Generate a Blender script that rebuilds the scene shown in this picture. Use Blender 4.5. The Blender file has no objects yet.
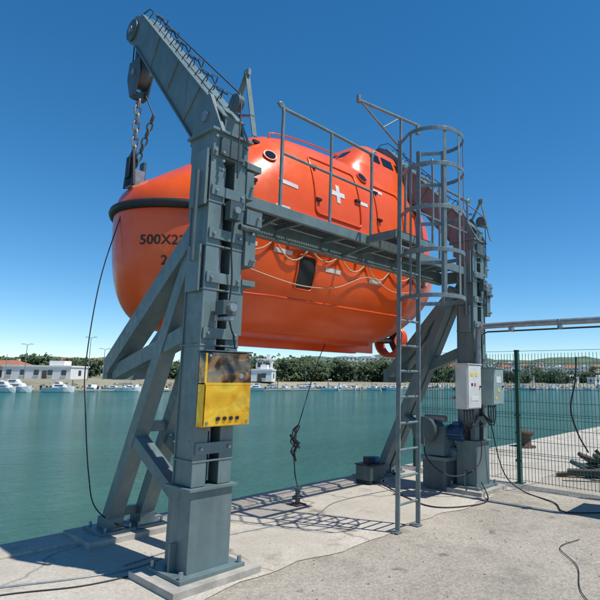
import bpy, math, random, bmesh
from mathutils import Vector, Matrix, Quaternion
from mathutils.bvhtree import BVHTree
random.seed(7)
SC = bpy.context.scene
COL = SC.collection

# ------------------------------------------------------------------ materials
def newmat(name):
    m = bpy.data.materials.new(name); m.use_nodes = True
    nt = m.node_tree
    return m, nt, nt.nodes['Principled BSDF']

def noise(nt, coord, scale, detail=6, rough=0.6, stretch=None, distort=0):
    n = nt.nodes.new('ShaderNodeTexNoise')
    n.inputs['Scale'].default_value = scale
    n.inputs['Detail'].default_value = detail
    n.inputs['Roughness'].default_value = rough
    n.inputs['Distortion'].default_value = distort
    if stretch:
        mp = nt.nodes.new('ShaderNodeMapping'); mp.inputs['Scale'].default_value = stretch
        nt.links.new(coord, mp.inputs['Vector']); nt.links.new(mp.outputs['Vector'], n.inputs['Vector'])
    else:
        nt.links.new(coord, n.inputs['Vector'])
    return n.outputs['Fac']

def ramp(nt, fac, p0, p1, c0=(0, 0, 0, 1), c1=(1, 1, 1, 1)):
    r = nt.nodes.new('ShaderNodeValToRGB')
    r.color_ramp.elements[0].position = p0; r.color_ramp.elements[0].color = c0
    r.color_ramp.elements[1].position = p1; r.color_ramp.elements[1].color = c1
    nt.links.new(fac, r.inputs['Fac'])
    return r.outputs['Color']

def mix(nt, fac, a, b, mode='MIX'):
    n = nt.nodes.new('ShaderNodeMix'); n.data_type = 'RGBA'; n.blend_type = mode
    for k, v in ((0, fac), (6, a), (7, b)):
        if hasattr(v, 'node'):
            nt.links.new(v, n.inputs[k])
        else:
            n.inputs[k].default_value = v
    return n.outputs[2]

def coord(nt, which='Object'):
    return nt.nodes.new('ShaderNodeTexCoord').outputs[which]

def bump(nt, bsdf, h, strength, dist=0.01, prev=None):
    b = nt.nodes.new('ShaderNodeBump'); b.inputs['Strength'].default_value = strength
    b.inputs['Distance'].default_value = dist
    nt.links.new(h, b.inputs['Height'])
    if prev: nt.links.new(prev, b.inputs['Normal'])
    nt.links.new(b.outputs['Normal'], bsdf.inputs['Normal'])
    return b.outputs['Normal']

def simple(name, col, rough=0.5, metal=0.0, var=0.25, scale=6.0, bmp=0.0):
    m, nt, b = newmat(name)
    c = coord(nt)
    n = noise(nt, c, scale)
    d = tuple(x * (1 - var) for x in col[:3]) + (1,)
    l = tuple(min(1, x * (1 + var)) for x in col[:3]) + (1,)
    nt.links.new(ramp(nt, n, 0.3, 0.7, d, l), b.inputs['Base Color'])
    b.inputs['Roughness'].default_value = rough; b.inputs['Metallic'].default_value = metal
    if bmp: bump(nt, b, noise(nt, c, scale * 6), bmp)
    return m

def steel_paint(name, col):
    m, nt, b = newmat(name)
    c = coord(nt)
    d = tuple(x * 0.78 for x in col[:3]) + (1,)
    l = tuple(x * 1.2 for x in col[:3]) + (1,)
    base = ramp(nt, noise(nt, c, 2.2, 9, .65), 0.32, 0.68, d, l)
    streak = ramp(nt, noise(nt, c, 9, 5, .6, (1, 1, .09)), 0.50, 0.78)
    base = mix(nt, mix(nt, 1.0, streak, (.34, .34, .34, 1), 'MULTIPLY'), base, (.28, .285, .26, 1))
    drip = ramp(nt, noise(nt, c, 14, 5, .6, (1, 1, .05)), 0.60, 0.74)
    base = mix(nt, mix(nt, 1.0, drip, (.4, .4, .4, 1), 'MULTIPLY'), base, (.035, .04, .04, 1))
    rust = ramp(nt, noise(nt, c, 7, 10, .74), 0.645, 0.685)
    base = mix(nt, rust, base, (.12, .055, .025, 1))
    nt.links.new(base, b.inputs['Base Color'])
    nt.links.new(ramp(nt, noise(nt, c, 15), .3, .7, (.32,)*3 + (1,), (.55,)*3 + (1,)), b.inputs['Roughness'])
    bump(nt, b, noise(nt, c, 60, 4), .15, .004)
    return m

M = {}
M['steel'] = steel_paint('davit_paint', (.118, .172, .176, 1))
M['steel2'] = steel_paint('davit_paint_dark', (.06, .088, .092, 1))
M['galv'] = simple('galvanised', (.28, .31, .32, 1), .42, .55, .25, 14)
M['ladder'] = simple('ladder_paint', (.16, .205, .21, 1), .42, .1, .25, 9)
M['black'] = simple('black_rubber', (.012, .012, .014, 1), .55, 0, .4, 12)
M['dark'] = simple('dark_slot', (.012, .016, .018, 1), .7)
M['glass'] = simple('window_dark', (.01, .012, .015, 1), .08, 0, .1)
M['white'] = simple('reflective_white', (.62, .63, .62, 1), .4, 0, .12, 12)
M['rope'] = simple('rope', (.50, .36, .24, 1), .85, 0, .3, 60)
M['wire'] = simple('wire_rope', (.05, .05, .05, 1), .5, .4, .3, 40)
M['cable'] = simple('cable_black', (.02, .02, .022, 1), .6)
M['cab'] = simple('cabinet_white', (.58, .59, .56, 1), .45, 0, .14, 5)
M['cab2'] = simple('cabinet_grey', (.25, .34, .32, 1), .45, 0, .15, 5)
M['red'] = simple('red_label', (.5, .03, .02, 1), .5)
M['yellow'] = simple('yellow_label', (.75, .5, .03, 1), .5)
M['blue'] = simple('motor_blue', (.02, .075, .17, 1), .5, 0, .5, 14)
M['text'] = simple('text_black', (.015, .015, .015, 1), .5)
M['green'] = simple('fence_green', (.02, .10, .075, 1), .45)
M['conc'] = simple('plinth_concrete', (.36, .34, .30, 1), .9, 0, .3, 5, .4)
M['rustm'] = simple('rusty_steel', (.09, .05, .035, 1), .8, .2, .5, 12, .3)

def gelcoat(name, col):
    m, nt, b = newmat(name)
    c = coord(nt)
    d = (col[0] * .88, col[1] * .76, col[2] * .9, 1); l = (min(1, col[0] * 1.05), col[1] * 1.2, col[2] * 1.3, 1)
    base = ramp(nt, noise(nt, c, 1.3, 8), .3, .7, d, l)
    st = ramp(nt, noise(nt, c, 7, 6, .65, (1, 1, .10)), .55, .82)
    base = mix(nt, mix(nt, 1.0, st, (.38,)*3 + (1,), 'MULTIPLY'), base, (.40, .10, .04, 1))
    sc = ramp(nt, noise(nt, c, 26, 8, .75, (.3, .3, 1)), .67, .72)
    base = mix(nt, mix(nt, 1.0, sc, (.5,)*3 + (1,), 'MULTIPLY'), base, (.2, .05, .03, 1))
    nt.links.new(base, b.inputs['Base Color'])
    nt.links.new(ramp(nt, noise(nt, c, 5), .3, .7, (.22,)*3 + (1,), (.42,)*3 + (1,)), b.inputs['Roughness'])
    b.inputs['Coat Weight'].default_value = .2
    b.inputs['Coat Roughness'].default_value = .15
    bump(nt, b, noise(nt, c, 2.5, 3), .14, .05)
    return m
M['orange'] = gelcoat('orange_gelcoat', (.85, .098, .007))
M['orange2'] = gelcoat('orange_gelcoat_trim', (.72, .076, .006))

def foil(name, col, dark, lo, hi, metal=.7, rough=.14):
    m, nt, b = newmat(name)
    c = coord(nt)
    n = noise(nt, c, 3.0, 2.5, .45, None, 1.8)
    nt.links.new(ramp(nt, n, lo, hi, dark, col), b.inputs['Base Color'])  # mirror-like reflection swirls painted into the base colour
    b.inputs['Metallic'].default_value = metal; b.inputs['Roughness'].default_value = rough
    bump(nt, b, noise(nt, c, 4.0, 2, .4, None, 1.2), .7, .03)
    return m
M['foil1'] = foil('steel_painted_reflections', (.36, .22, .12, 1), (.045, .04, .04, 1), .46, .60)
M['foil2'] = foil('brass_painted_reflections', (.86, .50, .035, 1), (.66, .33, .02, 1), .38, .56, .45, .22)

def mk_apron():
    m, nt, b = newmat('apron_concrete')
    c = coord(nt)
    base = ramp(nt, noise(nt, c, .9, 9, .65), .3, .7, (.38, .345, .28, 1), (.58, .535, .455, 1))
    base = mix(nt, ramp(nt, noise(nt, c, 45, 4), .40, .78), base, (.33, .30, .255, 1))
    st = ramp(nt, noise(nt, c, 2.1, 8, .7), .56, .74)
    base = mix(nt, mix(nt, 1.0, st, (.7,)*3 + (1,), 'MULTIPLY'), base, (.17, .15, .125, 1))
    v = nt.nodes.new('ShaderNodeTexVoronoi'); v.feature = 'DISTANCE_TO_EDGE'; v.inputs['Scale'].default_value = .45
    dn = nt.nodes.new('ShaderNodeTexNoise'); dn.inputs['Scale'].default_value = 2.5; nt.links.new(c, dn.inputs['Vector'])
    mx = nt.nodes.new('ShaderNodeMix'); mx.data_type = 'VECTOR'; mx.inputs[0].default_value = .25
    nt.links.new(c, mx.inputs[4]); nt.links.new(dn.outputs['Color'], mx.inputs[5]); nt.links.new(mx.outputs[1], v.inputs['Vector'])
    crack = ramp(nt, v.outputs['Distance'], .0, .006, (.75,)*3 + (1,), (0, 0, 0, 1))
    base = mix(nt, crack, base, (.14, .12, .10, 1))
    nt.links.new(base, b.inputs['Base Color']); b.inputs['Roughness'].default_value = .92
    bump(nt, b, noise(nt, c, 30, 8, .7), .5, .012)
    return m
M['apron'] = mk_apron()
def mk_yard():
    m, nt, b = newmat('yard_surface')
    c = coord(nt)
    base = ramp(nt, noise(nt, c, .55, 9, .7), .3, .7, (.27, .24, .195, 1), (.46, .415, .34, 1))
    v = nt.nodes.new('ShaderNodeTexVoronoi'); v.inputs['Scale'].default_value = 55; nt.links.new(c, v.inputs['Vector'])
    sep = nt.nodes.new('ShaderNodeSeparateColor'); nt.links.new(v.outputs['Color'], sep.inputs[0])
    base = mix(nt, .35, base, sep.outputs[0], 'SOFT_LIGHT')
    peb = ramp(nt, noise(nt, c, 80, 3), .5, .72)
    base = mix(nt, mix(nt, 1.0, peb, (.6,)*3 + (1,), 'MULTIPLY'), base, (.50, .46, .395, 1))
    st = ramp(nt, noise(nt, c, 1.3, 8, .7), .53, .70)
    base = mix(nt, mix(nt, 1.0, st, (.6,)*3 + (1,), 'MULTIPLY'), base, (.16, .142, .12, 1))
    oil = ramp(nt, noise(nt, c, 3.1, 4, .5), .66, .72)
    base = mix(nt, mix(nt, 1.0, oil, (.6,)*3 + (1,), 'MULTIPLY'), base, (.09, .08, .07, 1))
    nt.links.new(base, b.inputs['Base Color']); b.inputs['Roughness'].default_value = .95
    bump(nt, b, noise(nt, c, 45, 8, .75), .7, .02)
    return m
M['yard'] = mk_yard()
M['wall'] = simple('quay_wall', (.16, .14, .11, 1), .9, 0, .4, 2, .6)
def mk_water():
    m, nt, b = newmat('estuary_water')
    c = coord(nt)
    base = ramp(nt, noise(nt, c, .05, 5, .6, (1, 2.2, 1)), .35, .65, (.018, .118, .092, 1), (.038, .175, .138, 1))
    rip = ramp(nt, noise(nt, c, 1.3, 5, .6, (.7, 1.5, 1)), .42, .62)
    base = mix(nt, mix(nt, 1.0, rip, (.35,)*3 + (1,), 'MULTIPLY'), base, (.014, .088, .074, 1))
    nt.links.new(base, b.inputs['Base Color'])
    b.inputs['Roughness'].default_value = .10; b.inputs['IOR'].default_value = 1.33
    b.inputs['Specular IOR Level'].default_value = .38
    n1 = bump(nt, b, noise(nt, c, 2.0, 6, .62, (.8, 1.4, 1)), 1.0, .40)
    bump(nt, b, noise(nt, c, 8, 4, .6), .9, .07, n1)
    return m
M['water'] = mk_water()
M['leafA'] = simple('foliage_dark', (.028, .055, .018, 1), .8, 0, .4, .6)
M['leafB'] = simple('foliage_light', (.07, .105, .035, 1), .8, 0, .35, .6)
M['trunk'] = simple('bark', (.10, .075, .05, 1), .9)
M['land'] = simple('far_land', (.26, .235, .16, 1), .95, 0, .4, .05)
M['hill'] = simple('far_hill', (.085, .12, .07, 1), .95, 0, .5, .03)
M['stone'] = simple('shore_stone', (.34, .31, .26, 1), .9, 0, .4, .7)
M['bwall'] = simple('render_white', (.78, .76, .72, 1), .8, 0, .06, .4)
M['bwall2'] = simple('render_cream', (.62, .54, .42, 1), .8, 0, .1, .4)
M['roof'] = simple('terracotta_roof', (.35, .14, .08, 1), .9, 0, .25, 1)
M['win'] = simple('window_glass', (.05, .06, .07, 1), .2)
M['bwhite'] = simple('boat_white', (.78, .78, .77, 1), .35, 0, .05, 1)
M['bblue'] = simple('boat_blue', (.03, .08, .22, 1), .35, 0, .05, 1)

# ------------------------------------------------------------------ builder
class MB:
    def __init__(s): s.v = []; s.f = []; s.mi = []; s.sm = []; s.mats = []
    def midx(s, k):
        if k not in s.mats: s.mats.append(k)
        return s.mats.index(k)
    def add(s, vs, fs, mat, smooth=False):
        o = len(s.v); i = s.midx(mat)
        s.v += [tuple(v) for v in vs]
        for f in fs:
            s.f.append(tuple(o + k for k in f)); s.mi.append(i); s.sm.append(smooth)
    def box(s, c, sz, mat, R=None):
        c = Vector(c); h = Vector(sz) / 2
        vs = []
        for x in (-1, 1):
            for y in (-1, 1):
                for z in (-1, 1):
                    p = Vector((x * h.x, y * h.y, z * h.z))
                    if R: p = R @ p
                    vs.append(c + p)
        s.add(vs, [(0, 1, 3, 2), (4, 6, 7, 5), (0, 4, 5, 1), (2, 3, 7, 6), (0, 2, 6, 4), (1, 5, 7, 3)], mat)
    def beam(s, p, q, w, h, mat, up=(0, 0, 1)):
        p = Vector(p); q = Vector(q); d = (q - p); L = d.length; d.normalize()
        side = d.cross(Vector(up)).normalized(); u = side.cross(d)
        R = Matrix((side, d, u)).transposed()
        s.box((p + q) / 2, (w, L, h), mat, R)
    def ibeam(s, p, q, w, h, mat, up=(0, 0, 1), t=.014):
        p = Vector(p); q = Vector(q); d = (q - p).normalized()
        side = d.cross(Vector(up)).normalized(); u = side.cross(d)
        s.beam(p + u * (h / 2 - t / 2), q + u * (h / 2 - t / 2), w, t, mat, up)
        s.beam(p - u * (h / 2 - t / 2), q - u * (h / 2 - t / 2), w, t, mat, up)
        s.beam(p, q, t, h - 2 * t, mat, up)
    def tube(s, pts, r, mat, n=8, closed=False, cap=True):
        pts = [Vector(p) for p in pts]; N = len(pts)
        T = []
        for i in range(N):
            a = pts[(i - 1) % N] if (closed or i > 0) else pts[i]
            b = pts[(i + 1) % N] if (closed or i < N - 1) else pts[i]
            T.append((b - a).normalized())
        ref = Vector((0, 0, 1)) if abs(T[0].z) < .9 else Vector((1, 0, 0))
        nrm = T[0].cross(ref).normalized()
        vs = []
        for i in range(N):
            if i > 0:
                q = T[i - 1].rotation_difference(T[i]); nrm = q @ nrm
            bi = T[i].cross(nrm)
            rr = r[i] if isinstance(r, (list, tuple)) else r
            for k in range(n):
                a = 2 * math.pi * k / n
                vs.append(pts[i] + (nrm * math.cos(a) + bi * math.sin(a)) * rr)
        fs = []
        for i in range(N if closed else N - 1):
            j = (i + 1) % N
            for k in range(n):
                l = (k + 1) % n
                fs.append((i * n + k, i * n + l, j * n + l, j * n + k))
        s.add(vs, fs, mat, True)
        if cap and not closed:
            s.add([vs[k] for k in range(n)], [tuple(range(n))[::-1]], mat)
            s.add([vs[(N - 1) * n + k] for k in range(n)], [tuple(range(n))], mat)
    def cyl(s, p, q, r, mat, n=16, r2=None):
        s.tube([p, q], [r, r if r2 is None else r2], mat, n)
    def prism(s, bz, a0, a1, mat):
        n = len(bz)
        vs = [(a0, b, z) for b, z in bz] + [(a1, b, z) for b, z in bz]
        fs = [tuple(range(n)), tuple(range(2 * n - 1, n - 1, -1))]
        for i in range(n):
            j = (i + 1) % n
            fs.append((i, i + n, j + n, j))
        s.add(vs, fs, mat)
    def obj(s, name, bevel=0, parent=None):
        me = bpy.data.meshes.new(name); me.from_pydata(s.v, [], s.f)
        for k in s.mats: me.materials.append(M[k])
        me.polygons.foreach_set('material_index', s.mi)
        me.polygons.foreach_set('use_smooth', s.sm)
        me.update()
        bm = bmesh.new(); bm.from_mesh(me); bmesh.ops.recalc_face_normals(bm, faces=bm.faces); bm.to_mesh(me); bm.free()
        o = bpy.data.objects.new(name, me); COL.objects.link(o)
        if bevel:
            md = o.modifiers.new('bevel', 'BEVEL'); md.width = bevel; md.segments = 2
            md.limit_method = 'ANGLE'; md.angle_limit = math.radians(50)
        if parent: o.parent = parent
        return o

def arc(c, r, a0, a1, n, plane='xy', z=0):
    out = []
    for i in range(n + 1):
        a = a0 + (a1 - a0) * i / n
        if plane == 'xy': out.append((c[0] + r * math.cos(a), c[1] + r * math.sin(a), c[2]))
        elif plane == 'yz': out.append((c[0], c[1] + r * math.cos(a), c[2] + r * math.sin(a)))
        else: out.append((c[0] + r * math.cos(a), c[1], c[2] + r * math.sin(a)))
    return out

def cr(pts, n=8):
    P = [Vector(p) for p in pts]; P = [P[0] * 2 - P[1]] + P + [P[-1] * 2 - P[-2]]
    out = []
    for i in range(1, len(P) - 2):
        for k in range(n):
            t = k / n
            a, b, c, d = P[i - 1], P[i], P[i + 1], P[i + 2]
            out.append(.5 * ((2 * b) + (c - a) * t + (2 * a - 5 * b + 4 * c - d) * t * t + (3 * b - a - 3 * c + d) * t ** 3))
    out.append(P[-2]); return out

# ------------------------------------------------------------------ camera
CAM = Vector((-2.53, -3.96, 1.6))
RT = Vector((.644, -.765, 0)); FW = Vector((.765, .644, 0))
def W(r, f, z=0):   # bearings from the quay, metres
    p = CAM + RT * r + FW * f
    return Vector((p.x, p.y, z))
cd = bpy.data.cameras.new('camera'); cam = bpy.data.objects.new('camera', cd); COL.objects.link(cam)
cam.location = CAM; cd.sensor_width = 36; cd.lens = 31.2; cd.clip_end = 20000; cd.clip_start = .05
cd.shift_x = -73 / 600
pit = math.radians(8.53)
fw = FW.normalized() * math.cos(pit) + Vector((0, 0, math.sin(pit)))
q = fw.to_track_quat('-Z', 'Y')
q = Quaternion(fw, math.radians(-.8)) @ q
cam.rotation_euler = q.to_euler()
SC.camera = cam

# ------------------------------------------------------------------ light
EL = math.radians(64); hx, hy = .36, -.93
hl = math.hypot(hx, hy); S = Vector((hx / hl * math.cos(EL), hy / hl * math.cos(EL), math.sin(EL)))
sd = bpy.data.lights.new('sun', 'SUN'); sd.energy = 5.0; sd.angle = math.radians(.53); sd.color = (1, .955, .88)
so = bpy.data.objects.new('sun', sd); COL.objects.link(so); so.rotation_euler = S.to_track_quat('Z', 'Y').to_euler()
w = bpy.data.worlds.new('World'); SC.world = w; w.use_nodes = True
nt = w.node_tree; bg = nt.nodes['Background']
sk = nt.nodes.new('ShaderNodeTexSky'); sk.sky_type = 'NISHITA'; sk.sun_disc = False
sk.sun_elevation = EL; sk.sun_rotation = math.atan2(hx, hy)
sk.air_density = .85; sk.dust_density = .0; sk.ozone_density = 5.0
hs = nt.nodes.new('ShaderNodeHueSaturation'); hs.inputs['Saturation'].default_value = 1.26
hs.inputs['Hue'].default_value = .493
nt.links.new(sk.outputs[0], hs.inputs['Color'])
nt.links.new(hs.outputs[0], bg.inputs[0]); bg.inputs[1].default_value = .145
SC.view_settings.view_transform = 'Standard'; SC.view_settings.look = 'None'; SC.view_settings.exposure = 0

# ------------------------------------------------------------------ ground & water
EDGE = 1.9; WL = -1.9
g = MB()
g.add([(-300, -3000, 0), (400, -3000, 0), (400, EDGE - .02, 0), (-300, EDGE - .02, 0)], [(0, 1, 2, 3)], 'yard')
g.obj('ground')
g = MB()
N = 260; vs = []; fs = []
for i in range(N + 1):
    a = -12 + 40 * i / N
    j = .05 * math.sin(a * 3.1) + .03 * math.sin(a * 8.3 + 1) + random.uniform(-.012, .012)
    vs += [(a, -.42 + j, .006), (a, EDGE - .30, .006)]
for i in range(N): fs.append((2 * i, 2 * i + 2, 2 * i + 3, 2 * i + 1))
g.add(vs, fs, 'apron'); g.obj('quay_apron')
g = MB()
a = -40.0
while a < 90:
    L = 1.9
    g.box((a + L / 2, EDGE - .16, -.13 + random.uniform(-.004, .006)), (L - .015, .40, .32), 'apron')
    a += L
g.box((25, EDGE - .12, -2.3), (700, .3, 4.0), 'wall')
g.obj('quay_edge', .015)
g = MB()
g.add([(-6000, -3000, WL), (6000, -3000, WL), (6000, 9000, WL), (-6000, 9000, WL)], [(0, 1, 2, 3)], 'water')
g.obj('water')

# ------------------------------------------------------------------ davits
X2 = 4.52
def davit(x0, s, name, ce=(1.78, 1.68)):
    g = MB(); st = 'steel'; d2 = 'steel2'
    g.box((x0, 0, .03), (.78, .68, .06), 'conc')
    g.box((x0, 0, .075), (.58, .50, .03), st)
    g.box((x0, 0, .40), (.38, .33, .62), st)
    g.box((x0, 0, .71), (.44, .39, .022), st)
    for dx in (-.26, .26):
        for dy in (-.21, .21):
            g.cyl((x0 + dx, dy, .09), (x0 + dx, dy, .14), .018, 'galv', 6)
    for dx in (-1, 1):
        g.prism([(-.01, .09), (.01, .09), (.01, .30), (-.01, .30)], x0 + dx * .19, x0 + dx * .25, st)
    for dx in (-.12, .12):
        g.box((x0 + dx, 0, 2.15), (.10, .26, 2.85), st)
        g.box((x0 + dx, -.137, 2.15), (.125, .014, 2.85), st)
        g.box((x0 + dx, .137, 2.15), (.125, .014, 2.85), st)
    g.box((x0, .05, 2.15), (.14, .03, 2.85), 'dark')
    g.cyl((x0 + .01, -.06, .75), (x0 + .01, -.06, 3.45), .011, 'galv', 8)
    g.box((x0 - .035, -.10, 2.3), (.02, .02, 2.3), 'galv')
    for z in (1.02, 1.95, 2.42, 2.80, 3.18):
        g.box((x0, -.155, z), (.34, .02, .09), st)
        for dx in (-.13, .13): g.cyl((x0 + dx, -.165, z), (x0 + dx, -.185, z), .014, 'galv', 6)
        g.box((x0, 0, z - .10), (.375, .30, .014), st)
    g.box((x0, .02, 3.60), (.36, .36, .22), st)
    g.box((x0, .02, 3.72), (.42, .42, .025), st)
    g.box((x0, -.175, 3.58), (.24, .03, .16), d2)
    for dx in (-.16, .16):
        for dz in (3.53, 3.66): g.cyl((x0 + dx, -.16, dz), (x0 + dx, -.185, dz), .013, 'galv', 6)
    for (dx, db, z, sx, sb, sz) in [(.25, -.04, 3.50, .16, .26, .06), (.22, -.06, 3.32, .08, .20, .26),
                                     (.27, -.07, 3.02, .17, .22, .14), (.24, -.05, 2.74, .11, .26, .34),
                                     (.255, -.07, 2.42, .14, .18, .05), (.21, -.03, 2.2, .04, .18, .5),
                                     (-.20, 0, 3.3, .03, .24, .5), (-.2, 0, 2.5, .025, .2, .4)]:
        g.box((x0 + dx, db, z), (sx, sb, sz), st)
    for (dx, db, z) in [(.24, -.19, 2.62), (.27, -.19, 2.62), (.24, -.19, 2.86), (.30, -.19, 3.02), (.23, -.17, 3.3)]:
        g.cyl((x0 + dx, db, z), (x0 + dx, db - .03, z), .014, 'galv', 6)
    g.cyl((x0 + .1, -.20, 2.90), (x0 + .30, -.20, 2.90), .028, d2, 12)
    for z in (3.36, 3.44, 3.52): g.cyl((x0 - .1, -.17, z), (x0 - .1, -.21, z), .012, 'galv', 8)
    g.cyl((x0 - .25, -.05, 3.35), (x0 - .25, -.05, 2.55), .018, d2, 10)
    g.box((x0 + .03, -.20, 3.02), (.12, .08, .16), d2); g.cyl((x0 + .03, -.24, 3.02), (x0 + .03, -.27, 3.02), .03, 'galv', 12)
    g.tube(cr([(x0 + .03, -.22, 2.94), (x0 + .02, -.21, 2.7), (x0 + .05, -.20, 2.4), (x0 + .02, -.20, 2.12)]), .008, 'cable', 6)
    up = (1, 0, 0)
    for ox, bt, zt in ((0.0, .15, 3.05), (s * .33, .18, 3.0)):
        foot = (x0 + ox, 1.58, .12)
        g.beam(foot, (x0 + ox * .9, bt, zt), .13, .15, st, up)
        g.box((x0 + ox, 1.58, .075), (.34 if ox == 0 else .30, .42, .03 if ox == 0 else .026), st)
        g.box((x0 + ox, 1.58, .14), (.16, .22, .10), st)
        for dx in (-.12, .12):
            for dy in (-.17, .17): g.cyl((x0 + ox + dx, 1.58 + dy, .08), (x0 + ox + dx, 1.58 + dy, .13), .014, 'galv', 6)
        g.beam((x0 + ox, .16, .50), (x0 + ox, 1.20, 1.02), .11, .13, st, up)
    g.box((x0 + s * .16, 1.58, .03), (.95, .62, .06), 'conc')
    g.beam((x0, 1.12, 1.10), (x0 + s * .33, 1.12, 1.10), .10, .10, st)
    g.beam((x0, .62, 2.18), (x0 + s * .33, .62, 2.18), .10, .10, st)
    g.beam((x0, .16, 2.95), (x0, ce[0], ce[1]), .17, .20, st, up)
    g.beam((x0 + s * .33, .16, 2.95), (x0 + s * .33, ce[0], ce[1]), .13, .16, st, up)
    g.beam((x0, .14, 2.02), (x0, ce[0] - .1, ce[1] - .06), .15, .13, st, up)
    g.box((x0 + s * .165, ce[0] + .02, ce[1] - .02), (.17 + abs(s) * .33, .10, .22), st)
    g.beam((x0, 1.58, .22), (x0 + s * .33, 1.58, .22), .08, .08, st)
    arm = [(.16, 3.62), (-.16, 3.74), (-.17, 3.86), (1.62, 5.70), (1.82, 5.80), (1.98, 5.74), (2.02, 5.58), (1.90, 5.46), (1.74, 5.38)]
    g.prism(arm, x0 - .085, x0 + .085, st)
    p0 = Vector((x0, -.17, 3.86)); p1 = Vector((x0, 1.62, 5.70))
    dirv = (p1 - p0).normalized(); nn = Vector((0, -dirv.z, dirv.y))
    g.beam(p0 + nn * .008, p1 + nn * .008, .23, .016, st, nn)
    q0 = Vector((x0, .16, 3.62)); q1 = Vector((x0, 1.74, 5.38)); d3 = (q1 - q0).normalized(); n3 = Vector((0, -d3.z, d3.y))
    g.beam(q0 - n3 * .008, q1 - n3 * .008, .23, .016, st, n3)
    for t in (.25, .5, .75):
        c = p0.lerp(p1, t); e = q0.lerp(q1, t)
        g.beam(c, e, .20, .012, st, dirv)
    g.cyl((x0 - .11, 1.86, 5.62), (x0 + .11, 1.86, 5.62), .13, d2, 24)
    g.cyl((x0 - .13, 1.86, 5.62), (x0 + .13, 1.86, 5.62), .045, 'galv', 12)
    for sg in (-1, 1):
        g.prism([(-.22, 3.70), (.30, 3.70), (.22, 4.12), (.02, 4.14)], x0 + sg * .12 - .02, x0 + sg * .12 + .02, st)
    g.cyl((x0 - .16, .06, 3.92), (x0 + .16, .06, 3.92), .05, 'galv', 14)
    tops = []
    for i in range(12):
        t = .12 + .076 * i
        b0 = p0.lerp(p1, t)
        h = .10 if i % 2 else .14
        g.tube([b0 + Vector((-.07, 0, 0)), b0 + nn * h + Vector((-.05, 0, 0)), b0 + nn * h + Vector((.05, 0, 0)), b0 + Vector((.07, 0, 0))], .006, 'wire', 6)
        tops.append(b0 + nn * (h - .02))
    g.tube(tops, .008, 'wire', 6)
    g.cyl((x0 - .03, -.20, 4.02), (x0 + .03, -.20, 4.02), .08, 'steel2', 20)
    g.tube([(x0, -.27, 3.3), (x0, -.27, 4.02), (x0, -.24, 4.10), (x0, 1.66, 5.86), (x0, 1.86, 5.88), (x0, 2.0, 5.72), (x0, 2.0, 5.3)], .008, 'wire', 6)
    g.beam((x0 + .15, -.28, 3.74), (x0 + .15, -.12, 4.42), .012, .05, st, (1, 0, 0)); g.beam((x0 + .15, .10, 4.02), (x0 + .15, -.12, 4.42), .012, .05, st, (1, 0, 0))
    g.beam((x0 + .15, -.24, 3.95), (x0 + .15, .08, 4.06), .012, .04, st, (1, 0, 0))
    g.box((x0 + .15, -.12, 4.42), (.03, .08, .06), 'galv')
    return g.obj(name, .006)
davit(0, 1, 'lifeboat_davit'); davit(X2, -.6, 'lifeboat_davit.001', (1.42, 1.66))

CB = 1.9
def fall(x0, name, bh=CB, zl=3.95):
    g = MB()
    g.box((x0, bh + .05, 5.30), (.10, .05, .34), 'steel2')
    g.cyl((x0 - .06, bh, 5.14), (x0 + .06, bh, 5.14), .17, 'steel2', 24)
    for e0, e1 in ((-.085, -.065), (.065, .085)):
        g.prism([(bh - .13, 5.30), (bh + .13, 5.30), (bh + .16, 5.1), (bh + .06, 4.84), (bh - .06, 4.84), (bh - .16, 5.1)], x0 + e0, x0 + e1, 'steel2')
    g.cyl((x0 - .10, bh, 5.14), (x0 + .10, bh, 5.14), .04, 'galv', 12)
    g.box((x0, bh, 4.86), (.15, .08, .08), 'steel2')
    z = 4.84; k = 0
    while z > zl:
        c = Vector((x0, bh, z - .05)); ax = Vector((1, 0, 0)) if k % 2 else Vector((0, 1, 0))
        pts = [c + ax * (.036 * math.cos(t)) + Vector((0, 0, .066 * math.sin(t))) for t in [2 * math.pi * i / 12 for i in range(12)]]
        g.tube(pts, .014, 'galv', 6, True)
        z -= .10; k += 1
    p = Vector((x0 + .10, bh - .20, 4.60)); q = Vector((x0 + .02, bh - .02, 3.98))
    if zl < 4.2:
        n = 7
        for i in range(n):
            c = p.lerp(q, (i + .5) / n); ax = Vector((1, 0, 0)) if i % 2 else Vector((0, 1, 0)); dd = (q - p).normalized()
            pts = [c + ax * (.03 * math.cos(t)) + dd * (.055 * math.sin(t)) for t in [2 * math.pi * j / 12 for j in range(12)]]
            g.tube(pts, .011, 'steel2', 6, True)
        g.tube([p, (x0 + .05, bh - .05, 4.9)], .009, 'wire', 6)
    return g.obj(name, .003)
fall(.06, 'fall_block_and_chain'); fall(4.5, 'fall_block_and_chain.001', CB, 4.98)

# ------------------------------------------------------------------ lifeboat
A0, LEN, G = -.05, 5.13, 3.45
def interp(pts, x):
    if x <= pts[0][0]: return pts[0][1]
    for i in range(len(pts) - 1):
        if x <= pts[i + 1][0]:
            x0, y0 = pts[i]; x1, y1 = pts[i + 1]
            def sl(j):
                j0 = max(0, j - 1); j1 = min(len(pts) - 1, j + 1)
                return (pts[j1][1] - pts[j0][1]) / (pts[j1][0] - pts[j0][0])
            h = x1 - x0; t = (x - x0) / h
            return ((2 * t**3 - 3 * t**2 + 1) * y0 + (t**3 - 2 * t**2 + t) * h * sl(i) + (-2 * t**3 + 3 * t**2) * y1 + (t**3 - t**2) * h * sl(i + 1))
    return pts[-1][1]
TP = [(-.05, 3.5), (.05, 3.72), (.30, 3.92), (.77, 4.27), (1.15, 4.6), (1.55, 4.86), (2.1, 4.98), (3, 5.03), (4, 5.02), (4.7, 4.92), (5.08, 4.72)]
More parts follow.
